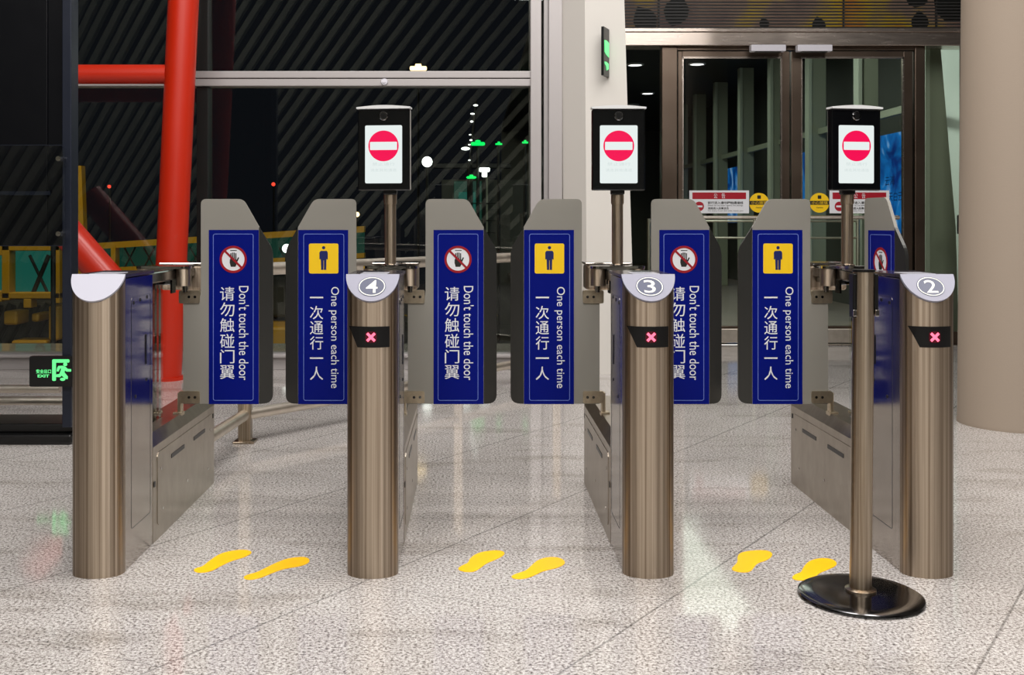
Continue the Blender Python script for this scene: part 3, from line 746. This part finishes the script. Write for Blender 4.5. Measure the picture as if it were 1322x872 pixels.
YW = .765   # wing plane behind the front
def turnstile(cx, num, label, wings):
    t = thing('turnstile', label, 'turnstile', (cx, 3.46, 0), group='turnstiles across the walkway')
    obj('front_column', front_bm(), STEEL, t, smooth=True)
    h = obj('housing', bx(BM(), -HA+.001, HA-.001, .0125, .31, 0, .966, .002), PANEL, t)
    for s in (-1, 1):
        X = s*HA
        f = lambda u, v, d, X=X, s=s: (X+s*(d-.001), u, v)
        bm = BM(); ring(bm, rrect(.075, .285, .12, .90, .012), rrect(.0775, .2825, .1225, .8975, .0105), f, 0, .0008); obj('panel_seam', bm, CHARC, h)
        bm = BM(); prism(bm, rrect(.225, .24, .655, .76, .004), f, 0, .002)
        for u, v in ((.10, .88), (.17, .885), (.245, .89), (.24, .60), (.12, .56)): prism(bm, circ(u, v, .006, 14), f, 0, .002)
        obj('slot_and_screws', bm, BLACK, h)
    # cap
    capo = arc(.0875, .107, 30)
    pts = [(x, -y) for x, y in capo]          # w = 0 .. .107
    bm = BM(); prism(bm, pts, capf, -.008, 0); c = obj('cap', bm, CAPM if num else CAPW, t)
    bm = BM(); prism(bm, [(x*1.0, w*1.0+.0) for x, w in pts], capf, -.0125, -.0081); obj('gasket', bm, GASK, c)
    if num:
        R, RZ, wc_ = .0455, .039, .050
        bm = BM(); prism(bm, circ(0, wc_, R, 48, RZ), capf, 0, .0008); bd = obj('number_badge', bm, BADGE, c)
        bm = BM(); ring(bm, circ(0, wc_, R-.0025, 48, RZ-.0025), circ(0, wc_, R-.0055, 48, RZ-.0055), capf, .0008, .0014)
        cf = lambda u, v, d: capf(u, wc_-v, d)
        text_bm(bm, num, -.0190, .0190, -.0250, .0250, cf, .0012, .004); obj('digit', bm, IVORY, c)
    bm = BM(); prism(bm, [(-.0875, 0), (.0875, 0), (.0875, .312), (-.0875, .312)], lambda u, v, d: (u, v, .970+d), 0, .010); tp = obj('top_plate', bm, TOPM, t)
    bm = BM(); prism(bm, rrect(-.045, .045, .03, .16, .006), lambda u, v, d: (u, v, .980+d), 0, .0015); obj('reader_glass', bm, READ, tp)
    if num:
        z0, z1 = P(0, 449, 3.4).z, P(0, 422, 3.4).z
        d = obj('status_display', curved_patch(-.0735, .058, -.044, .058, z0, z1, .0012), BLACK, t)
        bm = BM(); zc = (z0+z1)/2; f2 = XZ(-HB-.0016)
        for sg in (-1, 1):
            for hw, dd, mm in ((.0030, .0, 0),):
                L_ = .0125; pts2 = [(-L_-hw, sg*(-L_)+hw*sg), (-L_+hw, sg*(-L_)-hw*sg), (L_+hw, sg*L_-hw*sg), (L_-hw, sg*L_+hw*sg)]
                prism(bm, [(u, zc+v) for u, v in pts2], f2, .0004 if sg > 0 else .0007, .0012 if sg > 0 else .0015)
        obj('red_cross_light', bm, LEDR, d)
        bm = BM(); prism(bm, rrect(-.018, .018, zc-.018, zc+.018, .009), f2, -.0012, .0001); obj('cross_glow', bm, RGLOW, d)  # halo of the red cross, its glow built as a dim red patch
    # low cabinet behind
    bm = BM(); prof = [(-HA, 0), (HA, 0), (HA, .345), (.058, .385), (-.058, .385), (-HA, .345)]
    prism(bm, prof, lambda u, v, d: (u, .3105+d, v*(1 if v < .1 else 1-.0*d)), 0, .89); b = obj('base_cabinet', bm, CAB, t)
    for s in (-1, 1):
        X = s*HA; f = lambda u, v, d, X=X, s=s: (X+s*(d-.0005), u, v)
        bm = BM(); prism(bm, rrect(.36, 1.16, .05, .315, .02), f, 0, .003); ap = obj('access_panel', bm, CAB, b)
        bm = BM()
        for u0 in (.53, .85): prism(bm, rrect(u0, u0+.18, .258, .274, .003), f, .002, .0045)
        obj('vent_slot', bm, BLACK, ap)
        bm = BM()
        for u, v in ((.40, .25), (.42, .10), (1.08, .09), (1.12, .25), (.75, .12)): prism(bm, circ(u, v, .006, 14), f, .002, .005)
        obj('screw', bm, CHROME, ap)
        for q4 in ((.318, .334, .20, .22), (1.172, 1.186, .29, .31)):
            bm = BM(); prism(bm, rrect(*q4, .002), f, 0, .003); obj('lock', bm, BLACK, b)
    # overhead hinge head
    bm = BM(); bx(bm, -.05, .05, .311, 1.03, .925, .968, .006); bx(bm, -.038, .038, .90-.12, 1.02, .90, .925, .004); hh = obj('hinge_head', bm, CHARC, t)
    bm = BM(); cap = []
    for i in range(17): a = -PI/2+PI*i/16; cap.append((.077+.033*math.cos(a), YW-.03+.033*math.sin(a)))
    for i in range(17): a = PI/2+PI*i/16; cap.append((-.077+.033*math.cos(a), YW-.03+.033*math.sin(a)))
    prism(bm, cap, lambda u, v, d: (u, v, .969+d), 0, .010); obj('head_plate', bm, CHROME, hh)
    for s in (-1, 1):
        bm = BM(); tube(bm, (s*.077, YW-.03, .968), (s*.077, YW-.03, .900), .030, seg=32); obj('hinge_drum', bm, STEEL, hh, smooth=True)
        bm = BM(); tube(bm, (s*.077, YW-.005, .899), (s*.077, YW-.005, .872), .012); obj('pivot', bm, CHROME, hh, smooth=True)
        bm = BM(); bx(bm, s*.052-.008, s*.052+.008, YW-.005, YW+.03, .34, .47, .003); bx(bm, s*.045-.018, s*.045+.018, YW-.01, YW+.035, .36, .392, .002); obj('lower_pivot', bm, CLIP, b)
        bm = BM(); bx(bm, s*.03-.004, s*.03+.004, YW-.04, YW+.01, .87, .924); obj('cable_bracket', bm, CHARC, hh)
    bm = BM(); bx(bm, -.095, .095, 1.00, 1.14, .865, .972, .012, 3); rh = obj('rear_head', bm, STEEL, hh)
    bm = BM(); bx(bm, -.100, .100, .995, 1.145, .9725, .982, .003); obj('head_plate', bm, CHROME, rh)
    bm = BM(); bx(bm, -.004, .004, .315, .70, .386, .924); obj('glass_panel', bm, CLEAR, t)
    for s, kind, rz in wings:
        if rz: wing(t, s, (0.02, YW, 0), rz, kind)
        else: wing(t, s, (0, YW, 0), 0, kind)
    return t

turnstile(-1.230, None, 'leftmost steel turnstile with a plain unnumbered silver cap', [(1, 'touch', 0)])
turnstile(-.330, '4', 'turnstile numbered 4, right of the unnumbered one, with a lit red cross', [(-1, 'person', 0), (1, 'touch', 0)])
turnstile(.574, '3', 'turnstile numbered 3, under the middle scanner, one blue wing partly hidden behind it', [(-1, 'person', 0), (1, 'touch', 0)])
turnstile(1.489, '2', 'steel turnstile numbered 2 behind the stanchion, one wing swung open', [(-1, 'person', 0), (1, 'touch', math.radians(-84))])

# ------------------------------------------------------------ face scanners on poles
def scanner(cx, ox, yaw, label):
    t = thing('face_scanner', label, 'scanner', (cx, 3.46+YW-.03, 0), group='face scanners on the turnstiles')
    bm = BM(); tube(bm, (0, 0, .981), (0, 0, 1.235), .0225, seg=28); obj('pole', bm, POLE, t, smooth=True)
    bm = BM(); lathe(bm, [(0, .9795), (.030, .9795), (.030, .984), (.024, .988), (0, .988)], 28); obj('base_flange', bm, CHROME, t, smooth=True)
    bm = BM(); lathe(bm, [(0, 1.225), (.0245, 1.225), (.0255, 1.23), (.0255, 1.262), (0, 1.262)], 28); obj('collar', bm, POLE, t, smooth=True)
    hd = obj('neck', bx(BM(), -.026, .026, -.022, .022, 1.2625, 1.30, .004), BLACK, t)
    z0, z1 = 1.278, 1.598; W = .104
    c = math.cos(yaw); s = math.sin(yaw)
    H = obj('housing', bx(BM(), -W, W, -.022, .014, z0, z1, .005, 3), HOUS, t, (ox, -.03, 0), (0, 0, yaw))
    bm = BM(); pts = [(-W-.003, z1+.001), (W+.003, z1+.001), (W+.003, z1+.008)]+[(W-2*W*i/12, z1+.008+.007*math.sin(PI*i/12)) for i in range(13)]+[(-W-.003, z1+.008)]
    prism(bm, pts, XZ(0), -.016, .034); obj('top_cap', bm, TCAP, H)
    f = XZ(-.022)
    bm = BM(); prism(bm, rrect(-.074, .074, 1.306, 1.534, .006), f, 0, .0015); S = obj('screen', bm, SCREEN, H)
    bm = BM(); prism(bm, circ(0, 1.453, .0605, 56), f, .0015, .0022); obj('no_entry_disc', bm, SCRRED, H)
    bm = BM(); prism(bm, rrect(-.054, .054, 1.437, 1.469, .003), f, .0022, .0028); obj('no_entry_bar', bm, SCREEN, H)
    bm = BM(); text_bm(bm, '禁止通行', -.045, .045, 1.375, 1.388, f, .0022); text_bm(bm, '请走其他通道', -.052, .052, 1.352, 1.364, f, .0022); obj('faint_lettering', bm, SCRTXT, H)
    bm = BM(); lathe(bm, [(0, 0), (.015, 0), (.018, -.003), (.018, -.006), (0, -.006)], 28)
    o = obj('camera_lens', bm, CHARC, H, (0, -.028, 1.571), (PI/2, 0, 0), smooth=True)
    bm = BM(); lathe(bm, [(0, .0), (.011, 0), (.011, .002), (0, .002)], 24); obj('lens_glass', bm, BLACK, H, (0, -.0285, 1.571), (PI/2, 0, 0))
scanner(-.330, -.020, math.radians(-7), 'face scanner with no entry screen on turnstile 4, leftmost scanner')
scanner(.574, -.002, math.radians(0), 'face scanner with no entry screen on turnstile 3, middle scanner')
scanner(1.489, .014, math.radians(9), 'face scanner with no entry screen above the stanchion, rightmost scanner')

# ------------------------------------------------------------ stanchion
t = thing('stanchion', 'steel stanchion post with a round dark base standing before turnstile 2', 'stanchion', (1.188, 3.232, 0))
bm = BM(); lathe(bm, [(0, .002), (.17, .0), (.181, .001), (.186, .006), (.184, .011), (.174, .016), (.14, .019), (.05, .022), (0, .023)], 96); obj('base', bm, CHARC, t, smooth=True)
bm = BM(); lathe(bm, [(0, .0215), (.046, .0215), (.046, .028), (.037, .032), (0, .032)], 40); obj('base_ring', bm, POLE, t, smooth=True)
top = (.010, 0, 1.0)
bm = BM(); tube(bm, (0, 0, .028), top, .0325, .0315, seg=40); p = obj('post', bm, POLE, t, smooth=True)
bm = BM(); tube(bm, (.010, 0, 1.0), (.010, 0, 1.007), .034, seg=40); obj('top_cap', bm, BLACK, p, smooth=True)
for s in (-1, 1):
    bm = BM(); bx(bm, .010+s*.033-.006, .010+s*.033+.006, -.018, .018, .87 if s > 0 else .86, .995, .003); obj('belt_cassette_slot', bm, BLACK, p)
    bm = BM(); bx(bm, .010+s*.034-.006, .010+s*.034+.006, -.022, -.014, .865, .885, .002); obj('belt_clip', bm, CHROME, p)

# ------------------------------------------------------------ yellow footprints
FEET = [
 (200, 500, 3.356, [(165,795),(180,785),(205,780),(235,755),(270,730),(310,715),(360,707),(400,707),(420,715),(415,725),(385,740),(330,755),(280,780),(250,797),(215,806),(180,806)], 'left yellow footprint in the lane beside the unnumbered turnstile'),
 (200, 500, 3.356, [(383,825),(400,815),(440,805),(480,785),(520,765),(570,745),(620,738),(655,738),(672,750),(665,765),(630,778),(580,785),(540,795),(490,815),(460,828),(420,837),(390,835)], 'right yellow footprint just left of turnstile 4'),
 (540, 520, 2.479, [(123,535),(140,522),(160,515),(165,500),(185,485),(215,477),(255,473),(278,480),(272,492),(245,505),(215,517),(200,530),(180,543),(150,544)], 'left yellow footprint in the middle lane, nearer turnstile 4'),
 (540, 520, 2.479, [(294,558),(315,548),(345,540),(365,520),(385,503),(420,495),(450,497),(470,508),(468,520),(440,532),(400,540),(375,553),(345,565),(310,567)], 'right yellow footprint in the middle lane, nearer turnstile 3'),
 (720, 520, 3.354, [(750,722),(770,703),(780,690),(778,665),(795,650),(840,642),(900,640),(930,652),(928,668),(905,685),(865,697),(850,715),(835,735),(800,738),(765,732)], 'left yellow footprint in the right lane, just right of turnstile 3'),
 (1020, 560, 2.795, [(5,520),(20,508),(40,503),(50,480),(70,460),(110,450),(150,453),(170,467),(165,480),(130,495),(105,505),(85,525),(50,532),(15,530)], 'yellow footprint beside the stanchion base'),
]
def chaikin(p):
    for _ in range(2):
        q = []
        for i in range(len(p)):
            a, b = p[i], p[(i+1) % len(p)]
            q += [(a[0]*.75+b[0]*.25, a[1]*.75+b[1]*.25), (a[0]*.25+b[0]*.75, a[1]*.25+b[1]*.75)]
        p = q
    return p
for ox, oy, zz, pts, lab in FEET:
    pts = chaikin([G(ox+u/zz, oy+v/zz) for u, v in pts])
    cx = sum(p[0] for p in pts)/len(pts); cy = sum(p[1] for p in pts)/len(pts)
    bm = BM(); prism(bm, [(x-cx, y-cy) for x, y in pts], lambda u, v, d: (u, v, d), .0002, .0014)
    tag(obj('footprint_sticker', bm, FOOT, loc=(cx, cy, 0)), lab, 'floor sticker', 'yellow footprints on the floor')

# ------------------------------------------------------------ apron outside the window
BY = 14.0
t = thing('boarding_bridge', 'yellow framed boarding bridge with teal windows beyond the dark window', 'boarding bridge', (0, 0, 0))
def box_px(bm, a0, a1, b0, b1, y0, y1, bev=.01):
    p, q = P(a0, b1, y0), P(a1, b0, y0); return bx(bm, p.x, q.x, y0, y1, p.z, q.z, bev)
bm = BM()
for a0, a1, b0, b1 in ((2, 12, 316, 388), (68, 77, 314, 392), (2, 77, 314, 324), (2, 77, 378, 386), (-40, 2, 316, 330), (-40, 2, 376, 390), (30, 40, 386, 398), (-40, 80, 452, 478)):
    box_px(bm, a0, a1, b0, b1, BY-.1, BY+.1)
obj('cab_frame', bm, BRY, t)
bm = BM(); box_px(bm, 12, 68, 324, 378, BY+.1, BY+.16); box_px(bm, -40, 2, 330, 376, BY+.1, BY+.16); obj('cab_window', bm, TEAL, t)
bm = BM(); p, q = P(35, 330, BY), P(58, 378, BY); tube(bm, (p.x, BY+.08, p.z), (q.x, BY+.08, q.z), .02); p, q = P(40, 378, BY), P(60, 330, BY); tube(bm, (p.x, BY+.08, p.z), (q.x, BY+.08, q.z), .03); obj('cab_brace', bm, BRD, t)
bm = BM(); box_px(bm, -40, 110, 392, 452, BY+.6, BY+1.4, .05)
for a in range(-30, 100, 16): p, q = P(a, 452, BY+.5), P(a+30, 392, BY+.5); tube(bm, (p.x, BY+.5, p.z), (q.x, BY+.5, q.z), .06)
obj('undercarriage', bm, BRD, t)
bm = BM()
for a0, a1, b0, b1 in ((4, 22, 402, 420), (62, 76, 395, 440), (40, 50, 405, 416), (14, 60, 440, 446)): box_px(bm, a0, a1, b0, b1, BY, BY+.4, .03)
obj('wheel_housing', bm, BRY, t)
TY = 17.0
def qbar(bm, x0, y0, x1, y1, th, Y, dep=.2):
    a, b = P(x0, y0, Y), P(x1, y1, Y); h = th*Y/F/2
    prism(bm, [(a.x, a.z-h), (b.x, b.z-h), (b.x, b.z+h), (a.x, a.z+h)], XZ(Y), 0, -dep)
bm = BM(); qbar(bm, 92, 320, 470, 296, 8, TY); qbar(bm, 92, 352, 470, 330, 6, TY)
for x in (146, 262, 330, 410): qbar(bm, x-3, 336, x+3, 336, 40, TY-.02)
obj('tunnel_frame', bm, BRY, t)
bm = BM(); a, b, c, d = P(92, 352, TY+.25), P(470, 330, TY+.25), P(470, 296, TY+.25), P(92, 320, TY+.25)
prism(bm, [(v.x, v.z) for v in (a, b, c, d)], XZ(TY+.25), 0, -.1); obj('tunnel_window', bm, TEALD, t)
bm = BM()
for x in (160, 185, 245, 290, 360): qbar(bm, x, 320, x+14, 346, 2.5, TY+.1, .05); qbar(bm, x+14, 320, x, 346, 2.5, TY+.15, .05)
obj('tunnel_brace', bm, BRD, t)
bm = BM(); box_px(bm, 100, 470, 356, 410, TY+.3, TY+1, .05); obj('tunnel_floor', bm, BRD, t)
bm = BM(); box_px(bm, 92, 470, 422, 452, TY-.5, TY+.6, .05); obj('lower_beam', bm, BRY, t)
for x in (170, 400):
    bm = BM(); p = P(x, 0, TY+.7); tube(bm, (p.x, TY+.7, -3.5), (p.x, TY+.7, .3), .2); obj('support_leg', bm, BRD, t)
# yellow pylon
bm = BM(); Y = 15.5; a, b, c = P(88, 300, Y), P(108, 300, Y), P(105, 214, Y); d = P(101, 214, Y)
prism(bm, [(a.x, -3.5), (b.x, -3.5), (b.x, b.z), (c.x, c.z), (d.x, d.z), (a.x, a.z)], XZ(Y), 0, -.15)
tag(obj('yellow_pylon', bm, BRY), 'slender yellow tapering pylon beside the dark display stand', 'pylon')
# distant pier with a lit green bay
t = thing('terminal_pier', 'distant dark terminal pier with a lit green glass bay', 'building', (0, 0, 0))
Y = 24.0
bm = BM(); box_px(bm, 570, 690, 232, 420, Y+.3, Y+3); bx(bm, P(570,0,Y).x, P(690,0,Y).x, Y+.31, Y+2.99, -3.5, 0); obj('wall', bm, DARKG, t)
bm = BM(); box_px(bm, 586, 622, 234, 342, Y+.1, Y+.29); obj('lit_bay', bm, TEALD, t)
bm = BM(); box_px(bm, 592, 614, 248, 300, Y, Y+.09); obj('lit_screen_panel', bm, TEAL, t)
bm = BM(); box_px(bm, 624, 630, 228, 342, Y, Y+.2); obj('pillar', bm, FINL, t)
bm = BM()
for v in (262, 284, 300, 322): box_px(bm, 584, 640, v, v+1.4, Y-.05, Y)
box_px(bm, 560, 660, 211, 217, Y, Y+.3); obj('mullion', bm, DKMUL, t)
# light spots, many reflected from inside, built as glowing shapes on added masts
def added_mast(px, py, Y, m, r, label, kind='globe'):
    t = thing('window_light_spot', label, 'light spot', (P(px, py, Y).x, Y, 0), group='light spots in the window')
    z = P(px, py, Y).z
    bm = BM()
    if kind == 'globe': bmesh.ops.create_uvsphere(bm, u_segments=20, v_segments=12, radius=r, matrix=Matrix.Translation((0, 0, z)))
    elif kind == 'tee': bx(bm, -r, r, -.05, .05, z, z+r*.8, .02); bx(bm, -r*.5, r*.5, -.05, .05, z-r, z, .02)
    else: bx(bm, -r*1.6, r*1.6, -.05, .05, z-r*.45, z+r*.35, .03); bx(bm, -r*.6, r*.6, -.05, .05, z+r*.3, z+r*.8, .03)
    obj('light_spot', bm, m, t, smooth=(kind == 'globe'))
    bm = BM(); tube(bm, (0, .06, -3.5), (0, .06, z-r*.5), .03, seg=8); obj('added_mast', bm, DKMUL, t)
added_mast(551.5, 209, 20, WGLOW, .10, 'bright white round light spot right of the leftmost scanner')
added_mast(625.5, 222, 20, WGLOW, .10, 'white tee shaped light spot above the lit green bay', 'tee')
added_mast(617, 185.5, 20, GSPOT, .085, 'larger green light spot right of the leftmost scanner', 'sign')
added_mast(644, 186, 20, GSPOT, .04, 'small green light spot near the window edge, left one', 'sign')
added_mast(678, 184, 20, GSPOT, .035, 'small green light spot beside the window jamb', 'sign')
added_mast(608.5, 229, 20, GSPOT, .06, 'green light spot below the larger green one', 'sign')
added_mast(141, 241, 30, RSPOT, .05, 'small red light spot between the display stand and the red column', 'globe')
added_mast(353, 238, 30, RSPOT, .055, 'small red and white light spot above the leftmost gate gap', 'globe')
added_mast(370, 321, 13, WGLOW, .055, 'white light spot seen in the leftmost gate gap', 'globe')
added_mast(461, 277, 26, OSPOT, .06, 'small warm light spot left of the leftmost scanner pole', 'globe')
added_mast(503, 277, 26, OSPOT, .06, 'small warm light spot beside the leftmost scanner pole', 'globe')
added_mast(540, 88, 26, OSPOT, .13, 'warm light spot just above the window transom', 'sign')
added_mast(66, 14, 12, WGLOW, .045, 'white light spot at the top left above the display stand', 'globe')
t = thing('light_spot_row', 'slanting row of tiny white light spots above the green bay, on an added dark pole', 'light spots', (0, 0, 0))
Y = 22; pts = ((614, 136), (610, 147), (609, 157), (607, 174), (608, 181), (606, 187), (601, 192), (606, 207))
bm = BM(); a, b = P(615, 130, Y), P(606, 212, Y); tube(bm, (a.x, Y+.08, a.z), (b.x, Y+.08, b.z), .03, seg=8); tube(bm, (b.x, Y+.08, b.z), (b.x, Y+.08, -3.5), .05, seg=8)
obj('added_mast', bm, DKMUL, t)  # pole added to carry the row of light spots
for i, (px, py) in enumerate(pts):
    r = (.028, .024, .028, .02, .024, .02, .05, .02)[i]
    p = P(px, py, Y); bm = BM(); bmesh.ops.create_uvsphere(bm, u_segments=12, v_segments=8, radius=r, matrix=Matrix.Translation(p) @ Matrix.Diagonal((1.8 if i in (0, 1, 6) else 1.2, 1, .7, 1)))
    obj('light_spot', bm, WGLOW, t, smooth=True)
